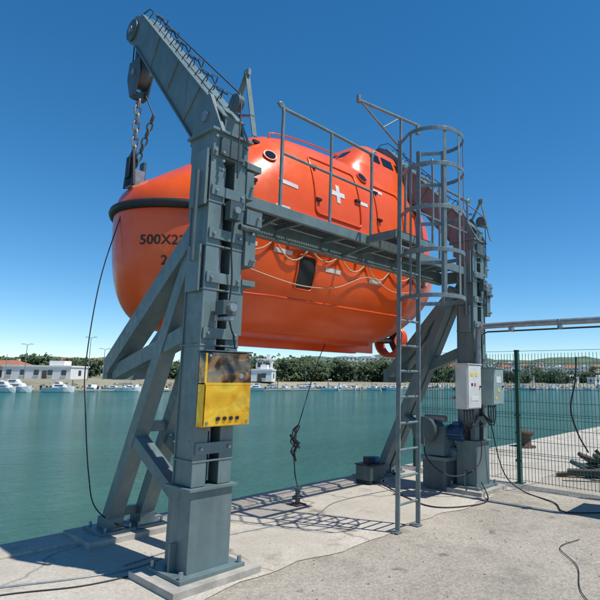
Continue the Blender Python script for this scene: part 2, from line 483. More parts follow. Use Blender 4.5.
def secp(s):
    a = A0 + LEN * s
    if s < .32: w = 1.10 * max(0, 1 - (1 - s / .32) ** 2.3) ** .55
    elif s > .8: w = 1.10 * (1 - .2 * ((s - .8) / .2) ** 2.2)
    else: w = 1.10
    q = max(0, 1 - s / .25)
    K = G - 1.36 * max(0, 1 - q ** 5) ** .30
    if s > .74: K += .62 * ((s - .74) / .26) ** 1.7
    T = interp(TP, a)
    n = 2.0 + .55 * min(1, s / .3)
    e = 1.0
    if s > .95:
        e = max(0, 1 - ((s - .95) / .05) ** 3) ** .4
    return a, max(.004, w * (.35 + .65 * e)), G - (G - K) * e, G + .05 + max(.004, (T - G - .05)) * e, n, e
NS, NH = 84, 16
hv = []; hf = []; rings = []
for i in range(NS + 1):
    s = (1 - math.cos(math.pi * i / NS)) / 2
    a, w_, K, T, n, e = secp(s)
    if i == NS: w_ = .3
    half = []
    for j in range(NH + 1):
        th = math.pi / 2 * j / NH
        half.append((w_ * math.sin(th) ** (2 / n), G - (G - K) * max(0, math.cos(th)) ** (2 / n)))
    wc = max(.003, w_ - .05)
    for j in range(0, NH + 1):
        th = math.pi / 2 * j / NH
        half.append((wc * max(0, math.cos(th)) ** (2 / 2.5), G + .05 + (T - G - .05) * math.sin(th) ** (2 / 2.5)))
    rings.append([(a, CB - y, z) for y, z in half] + [(a, CB + y, z) for y, z in half[-2:0:-1]])
R = len(rings[0])
for r_ in rings: hv += r_
for i in range(NS):
    for k in range(R):
        l = (k + 1) % R
        hf.append((i * R + k, (i + 1) * R + k, (i + 1) * R + l, i * R + l))
hf.append(tuple(range(R))); hf.append(tuple(NS * R + k for k in range(R))[::-1])
tv = []; tf = []
lev = [(4.60, 3.95, 1.05, .80), (4.90, 3.93, .94, .72), (5.08, 3.96, .80, .64), (5.28, 4.02, .64, .56), (5.42, 4.05, .53, .49), (5.49, 4.06, .42, .38), (5.515, 4.06, .22, .2), (5.52, 4.06, .02, .02)]
NT = 40
for z, ca, ha, hb in lev:
    for k in range(NT):
        t = 2 * math.pi * k / NT
        c_, s_ = math.cos(t), math.sin(t)
        e = 2 / 4.2
        tv.append((ca + ha * math.copysign(abs(c_) ** e, c_), CB + hb * math.copysign(abs(s_) ** e, s_), z))
for i in range(len(lev) - 1):
    for k in range(NT):
        l = (k + 1) % NT
        tf.append((i * NT + k, i * NT + l, (i + 1) * NT + l, (i + 1) * NT + k))
bvh = BVHTree.FromPolygons([Vector(v) for v in hv + tv], [tuple(f) for f in hf[:-2]] + [tuple(len(hv) + k for k in f) for f in tf])
boat = MB()
boat.add(hv, hf, 'orange', True); boat.add(tv, tf, 'orange', True)
def proj(p, d, off=.006):
    d = Vector(d).normalized(); o = Vector(p) - d * 4
    h = bvh.ray_cast(o, d)
    if h[0] is None: return Vector(p)
    n = h[1]
    if n.dot(d) > 0: n = -n
    return h[0] + n * off
def side_y(a, z, off=.0): return proj((a, 0, z), (0, 1, 0), off)
def patch(a, z, w_, h_, mat, d=(0, 1, 0), rot=0, off=.006, b=0, nx=6, ny=4):
    d = Vector(d).normalized(); dx = Vector((d.y, -d.x, 0)); c = Vector((a, b, z))
    vs = []; fs = []
    for j in range(ny + 1):
        for i in range(nx + 1):
            x = (i / nx - .5) * w_; y = (j / ny - .5) * h_
            xr = x * math.cos(rot) - y * math.sin(rot); yr = x * math.sin(rot) + y * math.cos(rot)
            vs.append(proj(c + dx * xr + Vector((0, 0, yr)), d, off))
    for j in range(ny):
        for i in range(nx):
            k = j * (nx + 1) + i; fs.append((k, k + 1, k + nx + 2, k + nx + 1))
    boat.add(vs, fs, mat, True)
def frame(a, z, w_, h_, t, mat, off=.008, rr=.06):
    pts = []
    for cx, cz, a0 in ((w_/2 - rr, h_/2 - rr, 0), (-w_/2 + rr, h_/2 - rr, 90), (-w_/2 + rr, -h_/2 + rr, 180), (w_/2 - rr, -h_/2 + rr, 270)):
        for k in range(5):
            an = math.radians(a0 + 90 * k / 4); pts.append((a + cx + rr * math.cos(an), z + cz + rr * math.sin(an)))
    D = []
    for i in range(len(pts)):
        p, q = pts[i], pts[(i + 1) % len(pts)]; n = max(1, int(math.hypot(q[0] - p[0], q[1] - p[1]) / .06))
        for k in range(n): D.append((p[0] + (q[0] - p[0]) * k / n, p[1] + (q[1] - p[1]) * k / n))
    boat.tube([side_y(x, y, off) for x, y in D], t, mat, 6, True)
def text(body, size, a, b, z, d, mat='text', off=.008):
    cu = bpy.data.curves.new('t', 'FONT'); cu.body = body; cu.size = size; cu.space_character = 1.04; cu.offset = .002
    o = bpy.data.objects.new('t', cu); COL.objects.link(o); bpy.context.view_layer.update()
    me = o.to_mesh(); d = Vector(d).normalized(); dx = Vector((d.y, -d.x, 0))
    vs = [proj(Vector((a, b, z)) + dx * v.co.x + Vector((0, 0, v.co.y)), d, off) for v in me.vertices]
    fs = [tuple(p.vertices) for p in me.polygons]
    boat.add(vs, fs, mat); o.to_mesh_clear(); bpy.data.objects.remove(o)
gl = []
for i in range(NS + 1):
    s = (1 - math.cos(math.pi * i / NS)) / 2
    a, w_, K, T, n, e = secp(s); gl.append((a, w_))
near = [(a, CB - w_, G + .02) for a, w_ in gl]; far = [(a, CB + w_, G + .02) for a, w_ in gl]
loop = near + far[::-1]
def thin(P, d=.02):
    out = [P[0]]
    for p in P[1:]:
        if (Vector(p) - Vector(out[-1])).length > d: out.append(p)
    return out
boat.tube(thin(loop, .03), .045, 'orange2', 10, True)
bow = [p for p in far[::-1] if p[0] < 1.0] + [p for p in near if p[0] < 1.0]
boat.tube(thin(bow, .03), .055, 'black', 10)
P = [side_y(a, 2.56, .0) for a in [.40 + .1 * i for i in range(43)]]
boat.tube(P, .018, 'orange2', 6)
boat.box((2.4, CB, 2.06), (3.1, .10, .12), 'orange2')
for dy in (-.42, .42): boat.box((2.4, CB + dy, 2.13), (2.8, .06, .06), 'orange2')
text('500X220', .150, .005, 1.50, 3.01, (.62, .78, 0))
text('2.3 T', .145, .20, 1.36, 2.79, (.62, .78, 0))
text('500X220', .15, 3.95, 0, 3.08, (0, 1, 0))
for a, z, w_, h_, rt in [(1.55, 4.0, .30, .055, -.05), (2.95, 4.12, .26, .055, 0), (.95, 3.12, .28, .05, 0), (1.45, 3.10, .28, .055, 0), (2.32, 3.0, .28, .055, 0), (3.2, 2.98, .28, .055, 0), (4.05, 3.3, .2, .05, 0), (3.4, 4.45, .25, .05, 0), (1.45, 3.66, .22, .05, 0)]:
    patch(a, z, w_, h_, 'white', rot=rt)
patch(2.45, 4.12, .26, .07, 'white'); patch(2.45, 4.205, .07, .1, 'white'); patch(2.45, 4.035, .07, .1, 'white')
patch(1.85, 2.90, .28, .40, 'dark', off=.004); frame(1.85, 2.90, .30, .42, .014, 'orange2', rr=.05)
frame(2.45, 4.15, .90, .84, .014, 'orange2'); frame(3.62, 4.15, .66, .78, .014, 'orange2')
for a, z in ((2.04, 4.4), (2.04, 3.92), (2.84, 4.12), (3.32, 4.4), (3.32, 3.95), (1.05, 3.9), (1.3, 4.55)):
    p = side_y(a, z, .02); boat.box(p, (.09, .04, .035), 'black')
for a, z, r_ in ((1.35, 4.33, .07), (3.12, 4.6, .08), (4.35, 4.35, .08)):
    c = side_y(a, z, .0); n = (side_y(a, z, .05) - c).normalized()
    boat.cyl(c, c + n * .025, r_ + .02, 'orange2', 20); boat.cyl(c, c + n * .03, r_, 'glass', 20)
for a, z, w_, h_ in ((3.72, 5.20, .22, .16), (4.05, 5.21, .28, .17), (4.38, 5.20, .2, .16)):
    patch(a, z, w_, h_, 'glass', off=.008)
for b in (1.63, 1.9, 2.17):
    patch(3.0, 5.20, .18, .14, 'glass', d=(1, 0, 0), b=b, off=.008)
px = [.75 + .55 * i for i in range(8)]
for i in range(7):
    P = []
    sag = .17 * (1 + .25 * math.sin(i * 2.1))
    for k in range(9):
        t = k / 8; a = px[i] + .55 * t; z = 3.22 - sag * 4 * t * (1 - t)
        P.append(side_y(a, z, .03))
    boat.tube(P, .011, 'rope', 6)
for a in px:
    p = side_y(a, 3.24, .02); boat.box(p, (.05, .05, .05), 'orange2')
P = cr([side_y(a, z, .03) for a, z in ((.8, 2.9), (1.2, 2.80), (1.8, 2.74), (2.4, 2.80), (3.0, 3.02), (3.6, 2.9), (4.1, 2.95))], 8)
boat.tube(P, .008, 'rope', 6)
for CBy in (CB - .5, CB + .5):
    P = [proj((a, CBy, 6), (0, 0, -1), .06) for a in [1.6 + .1 * i for i in range(14)]]
    P = [P[0] - Vector((0, 0, .07))] + P + [P[-1] - Vector((0, 0, .07))]
    boat.tube(P, .011, 'orange2', 8)
for hx_, zb in ((.10, 3.84), (4.5, 5.0)):
    if hx_ < 1:
        boat.box((hx_, CB, zb), (.16, .12, .22), 'galv'); boat.prism([(CB - .05, zb), (CB + .05, zb), (CB + .04, zb + .25), (CB - .04, zb + .25)], hx_ - .10, hx_ - .06, 'black')
    boat.box((hx_ + .08, CB, zb + .12), (.03, .1, .22), 'steel2')
boat.prism([(CB - .14, 3.74), (CB + .12, 3.74), (CB + .06, 4.10), (CB - .06, 4.18)], .02, .045, 'black')
pts = arc((4.95, CB, 2.28), .27, 0, 2 * math.pi, 24, 'yz')[:-1]
for dx in (-.09, -.03, .03, .09): boat.tube([(p[0] + dx, p[1], p[2]) for p in pts], .038, 'orange2', 8, True)
for k in range(3):
    an = 2.1 * k
    boat.beam((4.95, CB, 2.28), (4.95, CB + .23 * math.cos(an), 2.28 + .23 * math.sin(an)), .10, .02, 'rustm', (1, .4, 0))
boat.cyl((4.0, CB, 2.26), (5.02, CB, 2.28), .035, 'galv', 12)
boat.prism([(CB - .03, 2.02), (CB + .03, 2.02), (CB + .03, 2.6), (CB - .03, 2.6)], 3.9, 4.4, 'orange2')
boat.prism([(CB - .02, 2.5), (CB + .02, 2.5), (CB + .02, 2.75), (CB - .02, 2.75)], 4.7, 5.02, 'orange2')
boat.box((5.12, CB, 2.32), (.14, .03, .48), 'orange2')
boat.cyl((2.2, CB, 4.9), (2.2, CB, 5.06), .2, 'orange2', 24)
boat.cyl((4.06, CB, 5.5), (4.06, CB, 5.66), .02, 'galv', 10)
boat.obj('lifeboat')

# ------------------------------------------------------------------ walkway
g = MB()
g.ibeam((.17, .48, 3.17), (X2 - .17, .48, 3.17), .10, .18, 'steel')
for x in (.10, X2 - .10): g.beam((x, .12, 3.17), (x, .56, 3.17), .12, .16, 'steel')
g.beam((.17, -.03, 3.22), (X2 - .17, -.03, 3.22), .05, .11, 'steel')
a = .22
while a < X2 - .2:
    g.box((a, .22, 3.275), (.006, .46, .026), 'steel2'); a += .034
for b in (.05, .12, .19, .26, .33, .40): g.box((X2 / 2, b, 3.275), (X2 - .4, .006, .02), 'steel2')
for a in (.35, 1.05, 1.75, 2.45, 3.15, 3.85): g.box((a, .22, 3.225), (.05, .44, .06), 'steel')
for a in (.7, 2.1, 3.5): g.beam((a, -.01, 3.19), (a, .45, 3.12), .04, .04, 'steel', (1, 0, 0))
g.beam((2.0, -.46, 3.22), (2.0, -.06, 3.22), .05, .08, 'steel'); g.beam((2.75, -.46, 3.22), (2.75, -.06, 3.22), .05, .08, 'steel')
g.beam((1.98, -.46, 3.22), (2.77, -.46, 3.22), .05, .08, 'steel')
a = 2.04
while a < 2.73:
    g.box((a, -.26, 3.275), (.006, .40, .026), 'steel2'); a += .034
g.obj('access_walkway', .003)
g = MB()
def rail(a0, a1, b, z0, z1, mids):
    g.tube(cr([(a0, b, z0), (a0, b, z1 - .05), (a0 + .04, b, z1), (a1 - .04, b, z1), (a1, b, z1 - .05), (a1, b, z0)], 5), .019, 'ladder', 10)
    for m in mids: g.cyl((a0, b, m), (a1, b, m), .015, 'ladder', 8)
rail(.68, 2.08, -.03, 3.2, 4.32, (3.84,))
g.cyl((1.38, -.03, 3.22), (1.38, -.03, 4.31), .017, 'ladder', 8)
rail(2.78, X2 - .12, -.03, 3.2, 4.36, (3.84,))
g.cyl((3.6, -.03, 3.22), (3.6, -.03, 4.35), .017, 'ladder', 8)
g.tube(cr([(2.77, -.46, 3.22), (2.77, -.46, 4.28), (2.77, -.40, 4.33), (2.77, -.06, 4.33)], 5), .017, 'ladder', 8)
g.cyl((2.77, -.46, 3.8), (2.77, -.05, 3.8), .014, 'ladder', 8)
g.tube([(2.68, -.02, 3.25), (2.68, -.02, 5.06)], .020, 'ladder', 8)
g.tube([(1.84, -.02, 4.93), (3.10, -.02, 5.10)], .020, 'ladder', 8)
g.tube([(1.86, -.02, 4.93), (2.66, -.02, 4.62)], .014, 'ladder', 8)
g.tube([(2.30, -.02, 4.76), (2.66, -.02, 5.04)], .010, 'ladder', 8)
g.tube([(1.83, -.02, 4.90), (1.83, -.02, 4.99)], .028, 'ladder', 8)
g.tube([(3.06, -.02, 5.1), (3.06, -.02, 4.96)], .028, 'ladder', 8)
g.obj('guardrail')
# ladder
g = MB()
LB = -.50; L0, L1 = 2.03, 2.40; LC = (L0 + L1) / 2
for a in (L0, L1): g.beam((a, LB, .03), (a, LB, 4.34), .055, .018, 'ladder', (1, 0, 0))
z = .28
while z < 3.25:
    g.cyl((L0, LB, z), (L1, LB, z), .014, 'ladder', 8); z += .28
for a in (L0, L1):
    g.box((a, LB + .03, .012), (.09, .12, .012), 'ladder')
def hoop(z):
    c = (LC, LB - .34, z)
    pts = [(L0, LB, z)] + arc(c, .34, math.radians(160), math.radians(380), 22) + [(L1, LB, z)]
    for i in range(len(pts) - 1):
        g.beam(pts[i], pts[i + 1], .008, .045, 'ladder')
for z in (2.46, 2.95, 3.42, 3.90, 4.30): hoop(z)
for an in (165, 235, 270, 305, 375):
    x = LC + .332 * math.cos(math.radians(an)); y = LB - .34 + .332 * math.sin(math.radians(an))
    g.box((x, y, 3.38), (.035, .008, 1.88), 'ladder', Matrix.Rotation(math.radians(an + 90), 3, 'Z'))
g.obj('caged_ladder', .002)

# ------------------------------------------------------------------ cover plates on column (slightly buckled sheet metal)
g = MB()
def sheet(x0, x1, z0, z1, y, mat, seed):
    rnd = random.Random(seed); nx, nz = 12, 10; ph = [rnd.uniform(0, 6) for _ in range(6)]
    vs = []; fs = []
    for j in range(nz + 1):
        for i in range(nx + 1):
            u, v = i / nx, j / nz
            d = .008 * math.sin(u * 5 + ph[0] + v * 3) + .006 * math.sin(v * 7 + ph[1] - u * 4) + .004 * math.sin(u * 11 + ph[2])
            e = min(u, 1 - u, v, 1 - v) * 6
            vs.append((x0 + (x1 - x0) * u, y - .004 + d * min(1, e), z0 + (z1 - z0) * v))
    for j in range(nz):
        for i in range(nx):
            k = j * (nx + 1) + i; fs.append((k, k + 1, k + nx + 2, k + nx + 1))
    g.add(vs, fs, mat, True)
g.box((.03, -.210, 1.665), (.44, .09, .25), 'foil1'); g.box((.03, -.210, 1.365), (.44, .09, .335), 'foil2')
sheet(-.185, .245, 1.545, 1.785, -.268, 'foil1', 1); sheet(-.185, .245, 1.205, 1.525, -.268, 'foil2', 2)
g.box((.03, -.205, 1.80), (.46, .13, .012), 'steel2'); g.box((-.19, -.270, 1.66), (.02, .006, .24), 'foil2'); g.box((.03, -.268, 1.535), (.44, .012, .02), 'foil2')
g.box((.03, -.160, 1.50), (.40, .012, .60), 'steel2')
for k in range(4): g.cyl((-.06 + k * .06, -.272, 1.26), (-.06 + k * .06, -.284, 1.26), .016, 'dark', 12)
g.cyl((.14, -.265, 1.60), (.14, -.285, 1.60), .022, 'galv', 12)
for x in (-.16, .22):
    for z in (1.23, 1.76): g.cyl((x, -.262, z), (x, -.28, z), .012, 'galv', 8)
g.obj('metal_release_cover', .004)
g = MB()
g.box((-.02, -.24, 2.16), (.13, .12, .12), 'steel2'); g.cyl((-.02, -.30, 2.16), (-.02, -.35, 2.16), .035, 'galv', 14)
g.box((-.02, -.24, 2.07), (.09, .10, .03), 'galv'); g.tube(cr([(.02, -.24, 2.06), (.04, -.25, 1.98), (.10, -.2, 1.93), (.14, -.17, 1.83)]), .008, 'cable', 6)
g.obj('limit_switch_box', .006)

# ------------------------------------------------------------------ control cabinets
def cabinet(c, sz, mat, name, labels, tx):
    g = MB(); x, y, z = c; sx, sy, sz_ = sz
    g.box(c, sz, mat); g.box((x, y - sy / 2 - .008, z), (sx - .03, .016, sz_ - .03), mat)
    for (lx, lz, w_, h_, m_) in labels: g.box((x + lx, y - sy / 2 - .018, z + lz), (w_, .004, h_), m_)
    g.cyl((x + sx * .36, y - sy / 2 - .016, z), (x + sx * .36, y - sy / 2 - .035, z), .014, 'black', 10)
    g.box((x, y, z + sz_ / 2 + .008), (sx + .03, sy + .05, .012), mat)
    if tx:
        for k in (-.3, -.1, .1, .3):
            g.cyl((x + k * sx, y, z - sz_ / 2), (x + k * sx, y, z - sz_ / 2 - .04), .014, 'black', 8)
            g.tube(cr([(x + k * sx, y, z - sz_ / 2 - .03), (x + k * sx + .01, y, z - sz_ / 2 - .16), (x + k * sx * .4 + .1, y + .06, z - sz_ / 2 - .24 - abs(k) * .2), (tx, -.17, z - sz_ / 2 - .1)]), .009, 'cable', 6)
        g.box((x + .05, y + sy / 2 + .03, z + .1), (sx + .2, .03, .04), 'galv'); g.box((x + .05, y + sy / 2 + .03, z - .15), (sx + .2, .03, .04), 'galv')
    g.obj(name, .005)
cabinet((3.95, -.26, 1.50), (.38, .18, .60), 'cab', 'control_cabinet', [(-.08, .17, .07, .05, 'yellow'), (.04, .17, .06, .05, 'yellow'), (-.08, .03, .04, .04, 'black'), (.0, .03, .04, .04, 'red'), (.0, -.16, .2, .06, 'white')], X2 - .1)
cabinet((4.50, -.33, 1.50), (.34, .20, .52), 'cab2', 'control_cabinet.001', [(0, .1, .14, .09, 'white'), (0, -.05, .05, .05, 'yellow'), (-.08, -.16, .06, .04, 'yellow')], X2 - .05)
g = MB()
g.tube(cr([(X2 - .17, -.21, 1.75), (X2 - .17, -.21, 2.22), (X2 - .17, -.27, 2.35), (X2 - .14, -.5, 2.38), (X2 - .06, -2.5, 2.38)], 8), .042, 'galv', 14)
g.tube([(X2 - .06, -.21, 1.75), (X2 - .06, -.21, 2.26), (X2 - .06, -.3, 2.30), (X2, -2.5, 2.30)], .012, 'cable', 8)
g.beam((X2 - .04, -2.5, 0), (X2 - .04, -2.5, 2.5), .08, .08, 'galv', (1, 0, 0))
for y in (-.7, -1.4, -2.1): g.box((X2 - .09, y, 2.35), (.13, .03, .13), 'galv')
g.obj('cable_conduit', .002)
cabinet((4.72, -2.42, .80), (.7, .45, 1.4), 'cab2', 'unseen_shadow_cabinet', [(0, .2, .2, .2, 'yellow')], None)  # cabinet added out of view to cast the shadow at lower right

# winch with motor
g = MB(); wx = X2 - .22
g.box((wx, .42, .45), (.45, .5, .05), 'steel'); g.box((wx, .42, .22), (.36, .4, .42), 'steel2')
g.box((wx - .03, .42, .70), (.30, .34, .42), 'steel')
mx_ = wx
g.cyl((mx_, .28, .82), (mx_, -.02, .82), .105, 'blue', 24); g.cyl((mx_, -.02, .82), (mx_, -.06, .82), .09, 'black', 24)
for k in range(14):
    an = 2 * math.pi * k / 14
    g.box((mx_ + .11 * math.cos(an), .13, .82 + .11 * math.sin(an)), (.026, .24, .006), 'blue', Matrix.Rotation(-an, 3, 'Y'))
g.box((mx_, .13, .95), (.10, .11, .06), 'blue')
g.cyl((wx - .33, .5, .85), (wx - .03, .5, .85), .17, 'steel2', 24); g.cyl((wx - .35, .5, .85), (wx - .33, .5, .85), .20, 'steel2', 24)
g.cyl((wx - .13, .25, 1.02), (wx - .13, .6, 1.02), .05, 'galv', 12)
g.obj('boat_winch', .005)
g = MB(); ux = 3.85
g.box((ux, 1.42, .17), (.34, .30, .22), 'steel2'); g.box((ux, 1.42, .29), (.37, .33, .02), 'black')
g.cyl((ux - .08, 1.42, .30), (ux - .08, 1.42, .40), .06, 'black', 16); g.box((ux + .08, 1.40, .34), (.10, .12, .10), 'blue')
for dx in (-.14, .14): g.box((ux + dx, 1.42, .03), (.05, .30, .06), 'black')
g.obj('pump_unit', .01)

# ------------------------------------------------------------------ ropes & cables
def rope(pts, r, mat, name, n=8):
    g = MB(); g.tube(cr(pts, n), r, mat, 6); return g.obj(name)
rope([(-.04, 1.86, 3.38), (-.20, 1.86, 2.6), (-.28, 1.82, 1.7), (-.26, 1.76, 1.2), (-.2, 1.70, .6), (-.14, 1.60, .28), (.08, 1.42, .10), (.5, 1.3, .02), (.9, 1.34, .02)], .006, 'cable', 'painter_line')
g = MB()
g.tube(cr([(3.08, 1.7, 2.12), (2.8, 1.62, 1.7), (2.40, 1.45, 1.05), (2.28, 1.40, .9)], 8), .007, 'cable', 6)
random.seed(3)
P = [Vector((2.28, 1.40, .92))]
for k in range(16):
    t = k / 15; P.append(Vector((2.27 + .07 * math.sin(k * 2.3) - .03 * t, 1.40 + .05 * math.cos(k * 1.7), .90 - .26 * t + .08 * math.sin(k * 1.9))))
P += [Vector((2.22, 1.36, .55)), Vector((2.18, 1.28, .35)), Vector((2.16, 1.2, .22))]
g.tube(cr(P, 6), .009, 'wire', 6)
g.tube(cr([(2.32, 1.38, .95), (2.22, 1.37, .8), (2.34, 1.42, .72), (2.24, 1.38, .62), (2.28, 1.39, .5)], 6), .016, 'cable', 6)
g.obj('hanging_line')
g = MB()
g.cyl((2.13, 1.16, .0), (2.13, 1.16, .20), .032, 'steel2', 12); g.cyl((2.13, 1.16, .20), (2.13, 1.16, .22), .055, 'steel2', 12)
g.box((2.13, 1.16, .012), (.16, .16, .02), 'rustm')
g.tube(arc((2.13, 1.16, .10), .06, 0, 2 * math.pi, 16, 'xy')[:-1], .014, 'wire', 6, True)
g.obj('mooring_post', .003)
g = MB()
g.tube(cr([(-2.2, 1.05, .012), (-1.4, .95, .012), (-.7, .62, .012), (-.3, .5, .012), (.0, .55, .012)]), .008, 'galv', 6)
g.tube(cr([(-2.3, .80, .012), (-1.3, .72, .012), (-.7, .42, .012), (-.25, .35, .012), (.0, .4, .012)]), .006, 'cable', 6)
g.tube(cr([(-.3, .62, .012), (.6, .72, .012), (1.8, .60, .012), (2.6, .9, .012), (3.8, .8, .012), (4.2, .5, .012)]), .006, 'galv', 6)
g.tube(cr([(4.45, -.17, 1.0), (4.3, -.25, .5), (4.05, -.2, .32), (3.8, 0, .3), (3.75, .3, .5), (3.9, .45, .75)]), .010, 'cable', 6)
g.tube(cr([(4.56, -.25, 1.1), (4.76, -.35, .3), (4.85, -.6, .03), (4.5, -1.2, .014), (4.1, -1.5, .014), (4.5, -1.95, .014), (4.7, -2.2, .014)]), .009, 'cable', 6)
g.tube(cr([(4.4, -.2, .15), (4.0, -.5, .014), (3.5, -.45, .014), (3.2, -.15, .014), (3.4, .4, .014), (3.8, 1.2, .05)]), .010, 'cable', 6)
g.tube(cr([(3.1, -2.0, .012), (2.7, -1.95, .012), (2.3, -2.25, .012), (1.7, -2.5, .012), (1.2, -3.0, .012)]), .004, 'cable', 6)
g.obj('ground_cables')

# ------------------------------------------------------------------ fence
g = MB(); FX = 5.45
posts = [1.70, -.30, -2.3, -4.3]
for b in posts:
    g.box((FX, b, 1.03), (.06, .06, 2.06), 'green'); g.box((FX, b, 2.07), (.068, .068, .02), 'black'); g.box((FX, b, .01), (.14, .14, .02), 'green')
    for z in (.35, 1.05, 1.75): g.box((FX - .035, b, z), (.012, .10, .035), 'green')
b = 1.72
while b > -4.3:
    g.box((FX - .034, b, 1.03), (.006, .006, 1.98), 'green'); b -= .052
for z in [.06 + .2 * i for i in range(11)]:
    g.box((FX - .028, -1.28, z), (.006, 6.0, .006), 'green')
for z in (.45, 1.05, 1.65):
    for dz in (-.04, .04): g.box((FX - .046, -1.28, z + dz), (.006, 6.0, .006), 'green')
g.obj('mesh_fence')
g = MB(); g.tube(cr([(FX - .15, -1.30, 1.95), (FX - .18, -1.28, 1.6), (FX - .18, -1.2, 1.2), (FX - .16, -1.28, .85), (FX - .2, -1.43, .6)]), .012, 'cable', 8)
g.obj('hanging_hose')
g = MB()
g.tube([(9.7, 1.5, 0), (9.7, 1.5, .04), (9.7, 1.5, .05), (9.7, 1.5, .24), (9.7, 1.5, .30), (9.7, 1.5, .36), (9.7, 1.5, .40)], [.26, .26, .16, .13, .20, .22, .12], 'rustm', 24)
g.obj('mooring_bollard')
g = MB(); random.seed(11)
for k in range(26):
    c = Vector((6.9 + random.uniform(-.45, .5), -1.15 + random.uniform(-.45, .4), .05 + random.uniform(0, .22)))
    d = Vector((random.uniform(-1, 1), random.uniform(-1, 1), random.uniform(-.25, .25))).normalized() * random.uniform(.2, .5)
    if k % 3: g.cyl(c - d, c + d, random.uniform(.02, .05), random.choice(['rustm', 'cable', 'steel2', 'cable']), 10)
    else: g.beam(c - d, c + d, .1, .05, random.choice(['rustm', 'steel2']))
g.obj('scrap_metal_pile', .003)
g = MB(); random.seed(5)
for k in range(800):
    a = random.uniform(-2.5, 9); b = random.uniform(-3, 1.7); r = random.uniform(.003, .012)
    vs = [(a + r * math.cos(t) * random.uniform(.7, 1.2), b + r * math.sin(t) * random.uniform(.7, 1.2), .006) for t in (0, 1.3, 2.5, 3.8, 5.0)] + [(a, b, .006 + r * .8)]
    g.add(vs, [(i, (i + 1) % 5, 5) for i in range(5)], 'stone')
g.obj('loose_stones')

# ------------------------------------------------------------------ far shore
random.seed(21)
def shore_f(r): return 165 + .75 * max(-85, min(170, r)) + 2.5 * math.sin(r * .05 + 1)
g = MB(); vs = []; fs = []
RS = [-420 + 8 * i for i in range(140)]
for r in RS:
    f = shore_f(r)
    vs += [W(r, f - 3, -2.2), W(r, f, -.3), W(r, f + 6, .1), W(r * 1.2, f + 90, 1.0), W(r * 3.2, 2600, 2)]
for i in range(len(RS) - 1):
    for k in range(4):
        fs.append((5 * i + k, 5 * i + 5 + k, 5 * i + 6 + k, 5 * i + 1 + k))
g.add(vs, fs, 'land'); g.obj('far_shore')
g = MB()
for k in range(1300):
    r = random.uniform(-170, 230); t = random.uniform(0, 3); s = random.uniform(.25, .7)
    R_ = Matrix.Rotation(random.uniform(0, 3), 3, 'Z') @ Matrix.Rotation(random.uniform(0, 3), 3, 'X')
    g.box(W(r, shore_f(r) - t, -.3 - t * .6), (s, s * .8, s * .7), 'stone', R_)
g.obj('rock_revetment')
g = MB(); vs = []; fs = []; nr = 260
def hh(r):
    return 27 + 6 * math.sin(r * .006 + .5) + 3.5 * math.sin(r * .017 + 2) + 1.6 * math.sin(r * .05) + .8 * math.sin(r * .13)
for i in range(nr):
    r = -1100 + 2200 * i / (nr - 1)
    vs += [W(r, 520, 0), W(r, 620, hh(r) * .55 + random.uniform(-.8, .8)), W(r, 740, hh(r) + random.uniform(-.9, .9)), W(r, 1100, hh(r) * .9)]
for i in range(nr - 1):
    for k in range(3): fs.append((4 * i + k, 4 * i + 4 + k, 4 * i + 5 + k, 4 * i + 1 + k))
g.add(vs, fs, 'hill', True); g.obj('hills')
def treemass(name, trees):
    g = MB(); va = []; fa = []; vb = []; fb = []
    for (p, h, wd) in trees:
        g.tube([p, p + Vector((random.uniform(-.4, .4), 0, h * .35)), p + Vector((random.uniform(-.6, .6), 0, h * .7))], [.22, .16, .08], 'trunk', 6)
        lobes = []
        for k in range(random.randint(7, 10)):
            an = random.uniform(0, 6.28); rr = random.uniform(0, wd * .40)
            lobes.append((p + Vector((rr * math.cos(an), rr * math.sin(an), h * random.uniform(.12, .84))), random.uniform(.18, .32) * wd))
            g.tube([p + Vector((0, 0, h * .2)), lobes[-1][0]], [.1, .04], 'trunk', 5)
        for c, R_ in lobes:
            for k in range(36):
                d = Vector((random.gauss(0, 1), random.gauss(0, 1), random.gauss(0, 1))).normalized()
                q = c + Vector((d.x * R_, d.y * R_, d.z * R_ * .75)) * random.uniform(.5, 1.1)
                s = random.uniform(.2, .5)
                u = Vector((random.gauss(0, 1), random.gauss(0, 1), random.gauss(0, 1))).normalized(); v = u.orthogonal().normalized()
                V, F = (vb, fb) if d.z > .0 and random.random() < .6 else (va, fa)
                o = len(V); V += [q - u * s - v * s * .6, q + u * s - v * s * .7, q + u * s * .8 + v * s * .7, q - u * s * .9 + v * s]
                F.append((o, o + 1, o + 2, o + 3))
    g.add(va, fa, 'leafA'); g.add(vb, fb, 'leafB'); g.obj(name)
T = []
for k in range(105):
    r = random.uniform(-38, 26); T.append((W(r, shore_f(r) + random.uniform(12, 40), .2), random.uniform(5.5, 9.0), random.uniform(6, 10)))
for k in range(115):
    f = random.uniform(136, 190); an = random.uniform(-.76, -.22); T.append((W(an * f, f + 12, .2), random.uniform(4.2, 7.4), random.uniform(5, 8)))
for k in range(95):
    r = random.uniform(16, 150); f = shore_f(r) + random.uniform(8, 50); T.append((W(r, f, .3), random.uniform(3.4, 6.4) + (1.6 if r < 45 else 0), random.uniform(5, 9)))
for k in range(90):
    r = random.uniform(-280, 240); T.append((W(r, 330 + random.uniform(0, 70), .6), random.uniform(8, 14), random.uniform(9, 15)))
treemass('distant_trees', T)

